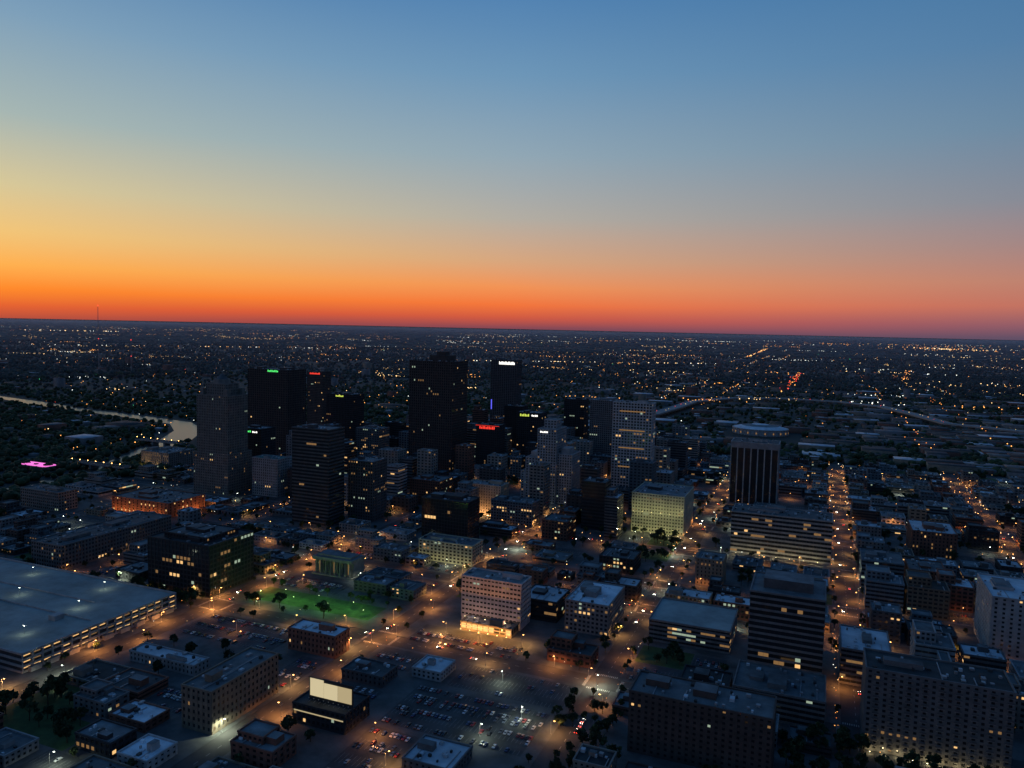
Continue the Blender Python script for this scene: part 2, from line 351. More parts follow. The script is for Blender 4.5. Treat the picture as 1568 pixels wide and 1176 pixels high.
M['tyre']=mat('tyre_rubber',(.02,.02,.02),noise=0); M['hl']=mat('headlamp_lens',(.6,.6,.6),rough=.2,noise=0); M['tl']=mat('tail_lamp_lens',(.3,.01,.01),noise=0)
M['hlon']=emis('headlamp_on',(1,.92,.75),60); M['tlon']=emis('tail_lamp_on',(1,.04,.02),25)
cars=[carmesh('car_paint_'+n,c) for n,c in (('white',(.5,.5,.5)),('silver',(.25,.26,.27)),('black',(.02,.02,.022)),('red',(.2,.02,.02)),('blue',(.03,.05,.12)),('grey',(.09,.09,.1)))]
def movecar(me,nm):
    m=me.copy(); m.name=nm; m.materials[3]=M['hlon']; m.materials[4]=M['tlon']; return m
moving=[movecar(c,'moving_'+c.name) for c in cars[:3]]
def car(x,y,rot,z=.18,mv=False):
    o=bpy.data.objects.new('moving_car' if mv else 'parked_car',random.choice(moving if mv else cars)); o.location=(x,y,z); o.rotation_euler=(0,0,rot); COL.objects.link(o)
def plot(x0,y0,x1,y1,fill=.55,carsok=True):
    lots.quad((x0,y0,.155),(x1,y0,.155),(x1,y1,.155),(x0,y1,.155),'lot')
    y=y0+3; ri=0
    while y<y1-3:
        x=x0+2; rf=fill*random.choice([.2,.7,1,1.5])
        while x<x1-2:
            lots.box(x-.05,y-2.4,.156,x+.05,y+2.4,.165,'mark')
            if carsok and random.random()<rf: car(x+1.35+random.uniform(-.15,.15),y+random.uniform(-.3,.3),random.choice([0,math.pi])+random.uniform(-.03,.03))
            x+=2.75
        y+= 5.6 if ri%2 else 11.5
        ri+=1

# ------------------------------------------------------------------ trees
def treemesh(nm,seed,hh=11,cr=4.6):
    rd=random.Random(seed); mb=MB(['bark','leafA','leafB'])
    def limb(a,b,r0,r1):
        n=6; base=len(mb.v)
        for p,r in ((a,r0),(b,r1)):
            for i in range(n):
                q=2*math.pi*i/n; mb.v.append((p[0]+r*math.cos(q),p[1]+r*math.sin(q),p[2]))
        for i in range(n):
            j=(i+1)%n; mb.f.append((base+i,base+j,base+n+j,base+n+i)); mb.m.append(0)
    limb((0,0,0),(0,0,hh*.35),.32,.22); limb((0,0,hh*.35),(.2,.1,hh*.7),.22,.08)
    cl=[]
    for i in range(9):
        a=rd.uniform(0,6.28); r=rd.uniform(.35,.85)*cr; z=hh*rd.uniform(.45,.9); r*=1-.5*max(0,(z/hh-.6)/.4)
        e=(r*math.cos(a),r*math.sin(a),z); limb((0,0,hh*.33),e,.13,.04); cl.append((e,rd.uniform(1.2,2.1)))
    cl.append(((0,0,hh*.88),1.7))
    for c,r in cl:
        k=rd.choice(['leafA','leafA','leafB'])
        for _ in range(46):
            d=[rd.gauss(0,1) for _ in range(3)]; l=math.sqrt(sum(x*x for x in d)) or 1; q=r*rd.uniform(.5,1.08)
            p=[c[i]+d[i]/l*q*(.8 if i==2 else 1) for i in range(3)]
            u=[rd.gauss(0,1)*.42 for _ in range(3)]; v=[rd.gauss(0,1)*.42 for _ in range(3)]
            mb.quad(tuple(p[i]-u[i] for i in range(3)),tuple(p[i]-v[i] for i in range(3)),tuple(p[i]+u[i] for i in range(3)),tuple(p[i]+v[i] for i in range(3)),k)
    return mb.mesh(nm)
trees=[treemesh('tree_%s'%c,i,hh,cr) for i,(c,hh,cr) in enumerate((('a',11,4.4),('b',9,4.0),('c',13,5.2),('d',8,3.2)))]
def tree(x,y,sc=None,z=.15):
    o=bpy.data.objects.new('deciduous_tree',random.choice(trees)); s=sc or random.uniform(.75,1.25); o.scale=(s,s,s*random.uniform(.9,1.1)); o.location=(x,y,z)
    o.rotation_euler=(0,0,random.uniform(0,6.28)); COL.objects.link(o)

# ------------------------------------------------------------------ street lamps
def lampmesh(nm,k):
    mb=MB(['metal',k]); mb.prism(0,0,.14,.08,0,9.2,'metal',8); mb.box(-.05,-.05,9.1,2.3,.05,9.2,'metal',bot=True); mb.box(1.7,-.22,9.0,2.6,.22,9.18,'metal')
    mb.box(1.78,-.28,8.74,2.55,.28,8.99,k,bot=True); mb.box(-.3,-.3,0,.3,.3,.5,'metal'); return mb.mesh(nm)
LMo=lampmesh('sodium_street_lamp','lampO'); LMw=lampmesh('led_street_lamp','lampW')
LD={}
def lamp(x,y,rot,warm=True,p=2500):
    o=bpy.data.objects.new('street_lamp',LMo if warm else LMw); o.location=(x,y,.15); o.rotation_euler=(0,0,rot); COL.objects.link(o)
    tone=random.choice([0,0,1]); key=(warm,p,tone)
    if key not in LD:
        L=bpy.data.lights.new('lamp_bulb','SPOT'); L.energy=p*1.1; L.color=((1,.36,.085) if tone==0 else (1,.48,.15)) if warm else (.9,1,.72); L.shadow_soft_size=.3
        L.spot_size=math.radians(172); L.spot_blend=.6; LD[key]=L
    l=bpy.data.objects.new('bulb',LD[key]); l.location=(2.15,0,8.6); l.parent=o; COL.objects.link(l)

# ------------------------------------------------------------------ fill the blocks
def clear(x0,y0,x1,y1): return not any(x0<b[2] and x1>b[0] and y0<b[3] and y1>b[1] for b in LM)
def keep(x0,y0,x1,y1): LM.append((x0,y0,x1,y1))
plot(-292,505,-200,538,.6); keep(-300,502,-200,556)
plot(-245,390,-150,442,.4); plot(-245,330,-212,384,.4); keep(-258,320,-146,446)
plot(-228,450,-146,485,.25); keep(-232,446,-144,490)
plot(-465,440,-372,484,.5); keep(-466,436,-368,486)
plot(-300,400,-262,424,.4); keep(-300,398,-258,426)
plot(-298,456,-262,486,.4); keep(-300,452,-258,488)
plot(-345,400,-324,446,.4); keep(-347,398,-322,448)
lawn.quad((-466,524,.17),(-340,524,.17),(-340,554,.17),(-466,554,.17),'grass'); keep(-468,520,-336,558)
for _ in range(18): tree(random.uniform(-466,-340),random.choice([518,557])+random.uniform(-2,2),random.uniform(.5,.8))
plot(-466,562,-400,592,.4); keep(-467,560,-398,594)
WALLS=['brick','tan','grey','grey','dark','beige','brown','blue','dkgrey','pale']; ROOFS=['rtar','rgrey','rgrey','rwhite','rtar','rgrey']
NAMES={'brick':'brick_building','tan':'tan_brick_building','grey':'concrete_building','pale':'precast_building','dark':'dark_office_building','beige':'stone_building','brown':'brown_brick_building','blue':'panel_office_building','dkgrey':'dark_concrete_building'}
for (x0,y0,x1,y1) in BL:
    w,d=x1-x0,y1-y0; nx=max(1,round(w/32)); ny=max(1,round(d/29)); lw0,ld=w/nx,d/ny
    for j in range(ny):
        cuts=[x0]+[x0+i*lw0+random.uniform(-7,7) for i in range(1,nx)]+[x1]
        for i in range(nx):
            a,b=cuts[i],y0+j*ld; lw=cuts[i+1]-a; c,e=a+lw,b+ld
            if not in_view(a,b,m=20) and not in_view(c,e,m=20): continue
            dist=camxy(a,b)[1]; r=random.random()
            if not clear(a,b,c,e):
                for _ in range(2):
                    tx,ty=random.uniform(a,c),random.uniform(b,e)
                    if clear(tx-3,ty-3,tx+3,ty+3) and dist<1000: tree(tx,ty)
                continue
            core=(-900<a<-230 and b>840); right=a>30
            if r<(.88 if core else .72):
                ma,mb_=random.uniform(.5,5),random.uniform(.5,6)
                if core: h=random.choice([12,16,20,26,34,45,58])*random.uniform(.85,1.15)
                elif right: h=random.choice([7,9,12,15,19,24])*random.uniform(.9,1.1)
                else: h=random.choice([5,6,8,10,13])*random.uniform(.9,1.1)
                if b>1200 and not core: h=random.choice([5,7,9,14])
                wl=random.choice(WALLS); ex=None
                W_,D_=lw-ma*2,ld-mb_*2
                if random.random()<.4 and h>8:
                    f=random.uniform(.35,.65); hh=h+random.choice([3.6,7.2])
                    ex=lambda m,f=f,hh=hh,W_=W_,D_=D_,wl=wl,h=h:building('',W_*.02,D_*.25,W_*f,D_*.7,hh,z0=h,wall=wl,mb=m,lit=.05,fl=3.6,mech=False,roof='rgrey')
                building(NAMES[wl],a+ma,b+mb_,W_,D_,h,wall=wl,roof=random.choice(ROOFS),bay=random.uniform(3.2,5) if dist<900 else 5.5,
                    fl=3.6 if dist<900 else 4.2,wx=random.uniform(.4,.7),wz=random.uniform(.4,.55),style=random.choice('ggh'),lit=random.choice([0,.01,.03,.08]),extra=ex)
                if dist<900 and random.random()<.6: tree(a+random.uniform(0,lw),b-1,.7)
            elif r<.91:
                plot(a+1,b+1,c-1,e-1,random.uniform(.15,.6),carsok=dist<800)
                if dist<1300 and random.random()<.6: lamp((a+c)/2,(b+e)/2,random.uniform(0,6),random.random()<.6,3500)
            else:
                lawn.quad((a,b,.17),(c,b,.17),(c,e,.17),(a,e,.17),'grass')
                for _ in range(8): tree(random.uniform(a,c),random.uniform(b,e))
lots.obj('parking_lot_surface'); lawn.obj('lawn')
for x in SS:
    t=300
    while t<1150:
        for sg in (-1,1):
            if random.random()<.35 and in_view(x,t) and min(abs(t-c) for c in TT)>14:
                xx=x+sg*(RHW+2)
                if clear(xx-1,t-1,xx+1,t+1): tree(xx,t,random.uniform(.5,.8))
        t+=13
for y in TT[1:6]:
    s=-960
    while s<500:
        for sg in (-1,1):
            if random.random()<.3 and in_view(s,y) and min(abs(s-c) for c in SS)>14 and clear(s-1,y+sg*11-1,s+1,y+sg*11+1): tree(s,y+sg*(RHW+2),random.uniform(.5,.8))
        s+=13
for _ in range(30): tree(random.uniform(-146,-108),random.uniform(330,480),random.uniform(.55,.95))
for _ in range(40): tree(random.uniform(-20,120),random.uniform(440,480),random.uniform(.7,1.2))
for _ in range(30): tree(random.uniform(-575,-490),random.uniform(486,505),.8)
for _ in range(60):
    x=random.choice([-478,-312,-132,30,210]); sg=random.choice([-1,1]); t=random.uniform(330,1150)
    if in_view(x,t): car(x+sg*3.5,t,0 if sg>0 else math.pi,.03,True)
for _ in range(20):
    y=random.choice([498,650,722,840]); sg=random.choice([-1,1]); s=random.uniform(-500,200)
    car(s,y-sg*3.5,-math.pi/2 if sg>0 else math.pi/2,.03,True)

bright={-478:(320,760,15000),-312:(340,1400,12500),-132:(420,1300,8000),30:(560,1500,7500),210:(760,1500,7000),-655:(500,1300,5000),380:(850,1500,7000),550:(1000,1500,7000)}
for x,(a,b,p) in bright.items():
    t=a;sd=1
    while t<b:
        if in_view(x,t) and clear(x-2,t-2,x+2,t+2): lamp(x-sd*(RHW+1),t,0 if sd>0 else math.pi,random.random()<.94,p)
        sd=-sd; t+=(31 if p>12000 else 38)+random.uniform(-4,8)
for y,a,b,p in ((498,-640,-110,10000),(650,-600,260,5000),(722,-600,260,4500),(840,-640,420,5500),(960,-640,500,6000),(1075,-640,600,6500),(1195,-700,700,8000),(1310,-700,800,8000),(1430,-600,900,8000)):
    s=a;sd=1
    while s<b:
        if in_view(s,y) and clear(s-2,y-2,s+2,y+2): lamp(s,y-sd*(RHW+1),math.pi/2 if sd>0 else -math.pi/2,random.random()<.92,p)
        sd=-sd; s+=(40 if y<1100 else 62)+random.uniform(-5,14)
for x,y,wm,p in ((-235,520,True,13000),(-270,530,True,13000),(-205,530,True,13000),(-215,350,True,8000),(-235,372,True,8000),(-165,430,False,4000),(-195,470,False,3500),(-180,400,False,3500),
    (-445,575,True,4000),(-420,460,True,3500),(-60,640,False,4000),(60,640,True,6000),(130,600,True,6000),(60,760,False,6000),(100,780,False,5000),(-250,640,False,3500),(-400,600,False,3500)):
    lamp(x,y,random.uniform(0,6),wm,p)
M['fix']=emis('flood_fixture_lens',(1,.85,.45),8)
def flood(name,pts,power,col):
    mb=MB(['metal','fix']); x0,y0,z0=pts[0]
    for x,y,z in pts: mb.box(x-x0-.3,y-y0-.3,z-.7,x-x0+.3,y-y0+.3,z-.4,'metal'); mb.box(x-x0-.22,y-y0-.22,z-.4,x-x0+.22,y-y0+.22,z-.3,'fix')
    o=mb.obj(name,(x0,y0,0)); L=bpy.data.lights.new(name+'_bulb','POINT'); L.energy=power; L.color=col; L.shadow_soft_size=.15
    for x,y,z in pts:
        l=bpy.data.objects.new('bulb',L); l.location=(x-x0,y-y0,z); l.parent=o; COL.objects.link(l)
flood('flood_lamp_row',[(36+i*7.5,479.5,1.2) for i in range(10)],420,(1,.78,.4))
flood('flood_lamp_row',[(-205+i*11,894,3) for i in range(6)],1300,(1,.92,.36))
flood('flood_lamp_row',[(-205+i*11,896,28) for i in range(6)],1000,(1,.95,.42))
flood('flood_lamp_row',[(-422+i*10,882,3) for i in range(5)],3000,(1,.55,.22))
flood('flood_lamp_row',[(-382+i*11,682,2) for i in range(6)],700,(1,.85,.35))
flood('flood_lamp_row',[(-260+i*8,536,3) for i in range(6)],3800,(1,.42,.09))
flood('facade_lamp_row',[(-262+i*9,548,9) for i in range(5)],700,(1,.6,.4))
flood('flood_lamp_row',[(-1045+i*13,922,2) for i in range(5)],2600,(1,.6,.2))
flood('flood_lamp_row',[(-830+i*15,690,3) for i in range(6)],2600,(1,.36,.09))
flood('flood_lamp_row',[(-736,760,3),(-736,740,3),(-736,720,3)],4000,(1,.34,.08))
flood('flood_lamp_row',[(-80+i*14,858,3) for i in range(7)],1100,(1,.8,.4))
flood('lawn_lamp_row',[(-456+i*18,530+12*(i%2),6) for i in range(7)],3600,(.35,1,.18))

# ------------------------------------------------------------------ river and pink lit bridge
M['water']=mat('river_water',(.010,.016,.018),rough=.28,noise=0,spec=.5)
cl=[(-1075,430),(-1066,560),(-1056,682),(-1062,748),(-1070,820),(-1105,915),(-1165,1040),(-1225,1170),(-1310,1290),(-1420,1372),(-1574,1400),(-1850,1440),(-2050,1480),(-2400,1560),(-2900,1580)]
wd=[26,26,28,30,30,30,40,62,62,50,44,30,58,20,14]
mb=MB(['water']); pr=None
for i,(x,y) in enumerate(cl):
    a=cl[max(0,i-1)]; b=cl[min(len(cl)-1,i+1)]; dx,dy=b[0]-a[0],b[1]-a[1]; l=math.hypot(dx,dy); nx,ny=-dy/l*wd[i]/2,dx/l*wd[i]/2
    c=((x+nx,y+ny,.05),(x-nx,y-ny,.05))
    if pr: mb.quad(pr[0],pr[1],c[1],c[0],'water')
    pr=c
mb.obj('river')
mb=MB(['pale','spink','asph'])
mb.box(-30,-9,6,30,9,7.5,'pale',top='asph',bot=True)
for x in (-22,0,22): mb.box(x-1.5,-6,0,x+1.5,6,6,'pale')
for sg in (-1,1): mb.box(-30,sg*9.2-.2,7.5,30,sg*9.2+.2,9.2,'spink',bot=True)
for i in range(20): mb.box(-29+i*3,-8.8,7.6,-27.6+i*3,8.8,7.9,'spink',bot=True)
mb.obj('pink_lit_bridge',(-1168,833,0))
for (bx,by) in ((-1195,1105),(-1085,880)):
    mb=MB(['pale','asph','lampO']); mb.box(-60,-8,7,60,8,8.5,'pale',top='asph',bot=True)
    for sg in (-1,1): mb.box(-60,sg*8-.3,8.5,60,sg*8+.3,9.6,'pale')
    for x in range(-45,46,30): mb.box(x-2,-7,0,x+2,7,7,'pale')
    for x in range(-54,55,18): mb.box(x-.1,-8.2,9.6,x+.1,-8,14,'pale'); mb.box(x-.4,-8.5,14,x+.4,-7.7,14.7,'lampO')
    mb.obj('river_bridge',(bx,by,0))

# ------------------------------------------------------------------ elevated highway
HP=[(-620,1750),(-500,1920),(-438,2122),(-415,2350),(-401,2578),(-300,2800),(-127,2903),(60,2880),(184,2776),(260,2560),(318,2343),(476,2252),(700,2200),(1100,2180),(1900,2200),(3000,2400)]
mb=MB(['hwy','lampO']); pr=None; hl=[]
for i,(x,y) in enumerate(HP):
    a=HP[max(0,i-1)]; b=HP[min(len(HP)-1,i+1)]; dx,dy=b[0]-a[0],b[1]-a[1]; l=math.hypot(dx,dy); nx,ny=-dy/l*18,dx/l*18
    c=[(x+nx,y+ny),(x-nx,y-ny)]
    if pr:
        for (p,q) in ((pr[0],c[0]),(pr[1],c[1])):
            mb.quad((p[0],p[1],9.5),(q[0],q[1],9.5),(q[0],q[1],13.4),(p[0],p[1],13.4),'hwy')
        mb.quad((*pr[0],12.3),(*pr[1],12.3),(*c[1],12.3),(*c[0],12.3),'hwy'); mb.quad((*pr[0],9.5),(*pr[1],9.5),(*c[1],9.5),(*c[0],9.5),'hwy')
        L0=math.hypot(x-px0,y-py0); n=int(L0/35)+1
        for k in range(n):
            f=k/n; px=px0*(1-f)+x*f; py=py0*(1-f)+y*f; mb.box(px-8,py-1,0,px+8,py+1,9.5,'hwy')
            if random.random()<.7: hl.append((px+random.uniform(-10,10),py+random.uniform(-10,10),15))
    pr=c; px0,py0=x,y
mb.obj('elevated_highway')

# ------------------------------------------------------------------ masses (numpy)
def massmesh(name,base_v,base_f,pos,scl,rotz,mats,mi,jit=0):
    base_v=np.array(base_v,float); base_f=np.array(base_f); N=len(pos); nv=len(base_v); nf=len(base_f); k=base_f.shape[1]
    V=np.repeat(base_v[None],N,0)
    if jit: V=V*(1+rng.uniform(-jit,jit,(N,nv,1)))
    V=V*scl[:,None,:]
    c,s=np.cos(rotz)[:,None],np.sin(rotz)[:,None]
    x=V[:,:,0]*c-V[:,:,1]*s; y=V[:,:,0]*s+V[:,:,1]*c
    V=np.stack([x,y,V[:,:,2]],2)+pos[:,None,:]
    F=(base_f[None]+(np.arange(N)*nv)[:,None,None]).reshape(-1,k)
    me=bpy.data.meshes.new(name); me.vertices.add(N*nv); me.vertices.foreach_set('co',V.reshape(-1))
    me.loops.add(F.size); me.loops.foreach_set('vertex_index',F.reshape(-1).astype(np.int32))
    me.polygons.add(len(F)); me.polygons.foreach_set('loop_start',(np.arange(len(F))*k).astype(np.int32)); me.polygons.foreach_set('loop_total',np.full(len(F),k,np.int32))
    for q in mats: me.materials.append(M[q])
    me.polygons.foreach_set('material_index',(np.repeat(mi,nf) if mi.ndim==1 else mi.reshape(-1)).astype(np.int32)); me.update(); me.validate()
    o=bpy.data.objects.new(name,me); COL.objects.link(o); return o
ph=(1+5**.5)/2
IV=np.array([(-1,ph,0),(1,ph,0),(-1,-ph,0),(1,-ph,0),(0,-1,ph),(0,1,ph),(0,-1,-ph),(0,1,-ph),(ph,0,-1),(ph,0,1),(-ph,0,-1),(-ph,0,1)],float)/math.hypot(1,ph)
IF=[(0,11,5),(0,5,1),(0,1,7),(0,7,10),(0,10,11),(1,5,9),(5,11,4),(11,10,2),(10,7,6),(7,1,8),(3,9,4),(3,4,2),(3,2,6),(3,6,8),(3,8,9),(4,9,5),(2,4,11),(6,2,10),(8,6,7),(9,8,1)]
BV=[(-.5,-.5,0),(.5,-.5,0),(.5,.5,0),(-.5,.5,0),(-.5,-.5,1),(.5,-.5,1),(.5,.5,1),(-.5,.5,1)]
BF=[(0,1,5,4),(1,2,6,5),(2,3,7,6),(3,0,4,7),(4,5,6,7)]
OV=[(1,0,0),(-1,0,0),(0,1,0),(0,-1,0),(0,0,1),(0,0,-1)]; OF=[(0,2,4),(2,1,4),(1,3,4),(3,0,4),(2,0,5),(1,2,5),(3,1,5),(0,3,5)]
def sample(n,y0,y1,pw=1.0,k=.78):
    Y=y0*(y1/y0)**(rng.random(n)**pw); X=(rng.random(n)*2-1)*k*Y
    return X*CG-Y*SG, X*SG+Y*CG
def incity(s,t): return (s>-985)&(s<1300)&(t<1560)
def nearline(s,t,line,ws):
    r=np.zeros(len(s),bool)
    for i in range(len(line)-1):
        for f in np.linspace(0,1,12):
            cx=line[i][0]*(1-f)+line[i+1][0]*f; cy=line[i][1]*(1-f)+line[i+1][1]*f; w=ws[i]
            r|=((s-cx)**2+(t-cy)**2<w*w)
    return r
RW=[(w/2+10 if w>38 else w/2-1) for w in wd]; HW=[46]*len(HP)
def patch(s,t): return .5+.25*np.sin(s*.0031+1.3*np.sin(t*.0021))+.25*np.sin(t*.0043+1.7*np.sin(s*.0027+2))
def aren(s,t): return (s>-225)&(s<-40)&(t>1780)&(t<2010)
s,t=sample(56000,900,9000,.85); ok=~incity(s,t)&~nearline(s,t,cl,RW)&~nearline(s,t,HP,HW)&(rng.random(len(s))<.22+.78*patch(s,t))&~aren(s,t); s,t=s[ok],t[ok]
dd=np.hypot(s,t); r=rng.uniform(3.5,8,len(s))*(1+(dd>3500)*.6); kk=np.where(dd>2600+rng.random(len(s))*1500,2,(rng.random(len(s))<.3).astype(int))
massmesh('distant_trees',IV,IF,np.stack([s,t,r*.75],1),np.stack([r,r*rng.uniform(.8,1.2,len(s)),r*.85],1),rng.uniform(0,6,len(s)),['leafA','leafB','leafHaze'],kk,.25)
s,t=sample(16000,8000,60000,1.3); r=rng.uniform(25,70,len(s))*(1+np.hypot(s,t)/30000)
massmesh('horizon_woodland',IV,IF,np.stack([s,t,np.full(len(s),2.)],1),np.stack([r*2,r*rng.uniform(.8,1.2,len(s)),rng.uniform(8,15,len(s))],1),rng.uniform(-.3,.3,len(s)),['leafHaze'],np.zeros(len(s),int),.2)
s,t=sample(8500,1250,8000,.8); s=np.round(s/56)*56+rng.uniform(-9,9,len(s)); t=np.round(t/48)*48+rng.uniform(-7,7,len(t))
ok=~incity(s,t)&~nearline(s,t,cl,[w/2+25 for w in wd])&~nearline(s,t,HP,HW)&((s>-900)|(rng.random(len(s))<.3))&(rng.random(len(s))<1.1-.6*patch(s,t))&~aren(s,t); s,t=s[ok],t[ok]; n=len(s)
big=(rng.random(n)<.12)|((s>100)&(t<3600)&(t>1560)&(rng.random(n)<.35))
sx=np.where(big,rng.uniform(30,85,n),rng.uniform(9,22,n)); sy=np.where(big,rng.uniform(25,55,n),rng.uniform(9,20,n)); sz=np.where(big,rng.uniform(6,13,n),rng.uniform(4,8,n))
rf=rng.choice([3,3,4,3,4,5],n); wlm=rng.choice([0,1,2],n); mi=np.stack([wlm]*4+[rf],1)
massmesh('suburb_buildings',BV,BF,np.stack([s,t,np.zeros(n)],1),np.stack([sx,sy,sz],1),np.zeros(n),['grey','tan','brick','rtar','rgrey','rwhite'],mi)
s,t=sample(60,2400,7000,1); n=len(s)
massmesh('distant_midrise_buildings',BV,BF,np.stack([s,t,np.zeros(n)],1),np.stack([rng.uniform(18,45,n),rng.uniform(15,30,n),rng.uniform(14,42,n)],1),np.zeros(n),['grey','tan','brick','rtar','rgrey','rwhite'],np.stack([rng.choice([0,1,2],n)]*4+[rng.choice([3,4],n)],1))
P=[];K=[];RR=[]
def addp(s,t,z,k,r): P.append((s,t,z));K.append(k);RR.append(r)
def dens(s,t):   # built-up corridors against dark woodland
    return min(1.4,max(0,1.25-1.5*patch(s*.6,t*.6))**2.2)+.03
for x in range(-6000,6001,170):
    xx=x+30; den=rng.choice([.05,.1,.2,1.0])
    for y in np.arange(1250,9000,55):
        if rng.random()<den*dens(xx,y)*.9 and in_view(xx,y) and not incity(xx,y): addp(xx+rng.uniform(-6,6),y+rng.uniform(-10,10),10,rng.choice([0,0,0,3,1,2]),rng.uniform(.6,1.3)*(1+y/8000))
for y in range(1250,9000,230):
    den=rng.choice([.04,.12,.7])
    for x in np.arange(-6000,6000,55):
        if rng.random()<den*dens(x,y)*.9 and in_view(x,y) and not incity(x,y): addp(x+rng.uniform(-10,10),y+rng.uniform(-6,6),10,rng.choice([0,0,3,1,1,2]),rng.uniform(.6,1.3)*(1+y/8000))
s,t=sample(3000,1300,22000,.75)
for a,b in zip(s,t):
    if not incity(a,b) and rng.random()<.12+dens(a,b): addp(a,b,13,rng.choice([0,0,0,1,3,2,3]) if rng.random()<.97 else rng.choice([4,5]),rng.uniform(.35,1.2)*(1+math.hypot(a,b)/6500))
for _ in range(170):   # retail strips / interchanges: tight clusters strung across
    a,b=sample(1,2500,26000,.8); a,b=a[0],b[0]; k=rng.choice([0,1,2,0,1])
    for _ in range(rng.integers(5,18)): addp(a+rng.normal(0,b*.02),b+rng.normal(0,b*.012),14,k,rng.uniform(.6,1.4)*(1+b/4500))
def string(X0,Y0,X1,Y1,n,r,ks):
    for q in range(n):
        f=rng.random(); X=X0+(X1-X0)*f; Y=Y0+(Y1-Y0)*f
        addp(X*CG-Y*SG+rng.normal(0,12),X*SG+Y*CG+rng.normal(0,12),14,rng.choice(ks),r*rng.uniform(.6,1.3))
string(2180,7100,3800,11400,60,4.5,[0,1,3]); string(1084,3029,1715,4519,46,2.4,[0,3,4]); string(2104,4067,2713,5176,26,2.4,[0,3])
for _ in range(60):   # bright retail centre near the horizon
    X=rng.normal(8400,260); Y=rng.normal(14900,900); addp(X*CG-Y*SG,X*SG+Y*CG,15,rng.choice([0,1,1]),rng.uniform(5,12))
string(6500,9500,9500,11000,40,6,[1,2,0]); string(2600,3600,4200,4300,40,2.4,[2,1,0]); string(1300,1500,2000,2500,40,1.2,[0,0,3])
string(-500,5200,1500,5600,60,3,[1,2,1]); string(-4200,6500,-1500,7400,50,3.4,[1,0,2]); string(-9000,14000,-7600,14600,30,8,[1,2])
for p in hl: addp(p[0],p[1],p[2],rng.choice([0,1,1,4]),rng.uniform(.5,1.1))
for nme,c,st in (('lo',(1,.40,.09),3.2),('lwm',(1,.64,.27),3.0),('lwh',(.9,.95,.85),2.8),('lor',(1,.27,.05),1.4),('lrd',(1,.05,.03),3),('lgn',(.1,1,.4),2.0)): M[nme]=emis('city_lamp_'+nme,c,st)
n=len(P); RR=np.array(RR)
massmesh('distant_city_lights',OV,OF,np.array(P,float),np.stack([RR,RR,RR*.8],1),np.zeros(n),['lo','lwm','lwh','lor','lrd','lgn'],np.array(K))
P=[]
for xx in (210,380,890):
    for y in np.arange(1560,5200,42):
        if rng.random()<.6: P.append((xx+rng.choice([-9,9]),y+rng.uniform(-8,8),10))
n=len(P); massmesh('avenue_lamp_string',OV,OF,np.array(P,float),np.full((n,3),1.3),np.zeros(n),['lo','lor'],rng.choice([0,1],n))
P=[]
for _ in range(2600):
    if rng.random()<.5: a=rng.choice(SS)+rng.choice([-1,1])*rng.uniform(10,13); b=rng.uniform(420,1550)
    else: b=rng.choice(TT)+rng.choice([-1,1])*rng.uniform(10,13); a=rng.uniform(-980,1290)
    if in_view(a,b): P.append((a,b,rng.uniform(2.5,6)))
n=len(P); q=rng.uniform(.16,.42,n)*(np.array(P)[:,1]/900+.2); massmesh('wall_lamps',OV,OF,np.array(P,float),np.stack([q,q,q],1),np.zeros(n),['lo','lwm','lwh','lor'],rng.choice([0,0,1,2,3,3],n))

# ------------------------------------------------------------------ masts
def mast(s,t,h):
    mb=MB(['metal','lrd'])
    for q in range(int(h/12)):
        z=q*12
        for dx,dy in ((-1.6,-1.6),(1.6,-1.6),(0,1.8)): mb.box(dx-.25,dy-.25,z,dx+.25,dy+.25,z+12,'metal')
        mb.box(-1.6,-1.7,z+11.4,1.6,-1.5,z+11.8,'metal')
    for z in (h*.5,h): mb.prism(0,0,1.8,1.8,z,z+3,'lrd',8)
    mb.obj('radio_mast',(s,t,0))
def fromcam(X,Y): return X*CG-Y*SG, X*SG+Y*CG
a=fromcam(-1910,3500); mast(a[0],a[1],305)
a=fromcam(-1760,3500); mast(a[0],a[1],150)

# ------------------------------------------------------------------ low dusk haze over the plain (real homogeneous scattering layer)
hm=bpy.data.materials.new('dusk_haze'); hm.use_nodes=True; hn=hm.node_tree; hn.nodes.clear()
vs=hn.nodes.new('ShaderNodeVolumeScatter'); vs.inputs['Density'].default_value=3.2e-5; vs.inputs['Color'].default_value=(.72,.80,1,1); vs.inputs['Anisotropy'].default_value=.2
oo=hn.nodes.new('ShaderNodeOutputMaterial'); hn.links.new(vs.outputs[0],oo.inputs['Volume']); M['haze']=hm
hb=MB(['haze']); hb.box(-50000,0,1,50000,52000,150,'haze',bot=True); ho=hb.obj('dusk_haze')
hx0,hy0=fromcam(0,2300); ho.location=(hx0,hy0,0); ho.rotation_euler=(0,0,G)

# ------------------------------------------------------------------ dusk sky
W=bpy.data.worlds.new('World'); SC.world=W; W.use_nodes=True; nt=W.node_tree; N=nt.nodes; Lk=nt.links; bg=N['Background']
tc=N.new('ShaderNodeTexCoord'); sep=N.new('ShaderNodeSeparateXYZ'); Lk.new(tc.outputs['Generated'],sep.inputs[0])
def mth(op,a,b=None):
    n=N.new('ShaderNodeMath'); n.operation=op; n.use_clamp=False
    for i,v in enumerate((a,b)):
        if v is None: continue
        if isinstance(v,(int,float)): n.inputs[i].default_value=v
        else: Lk.new(v,n.inputs[i])
    return n.outputs[0]
nz=N.new('ShaderNodeTexNoise'); mp=N.new('ShaderNodeMapping'); mp.inputs['Scale'].default_value=(1.2,1.2,9); Lk.new(tc.outputs['Generated'],mp.inputs['Vector']); Lk.new(mp.outputs[0],nz.inputs['Vector']); nz.inputs['Scale'].default_value=1.6; nz.inputs['Detail'].default_value=3
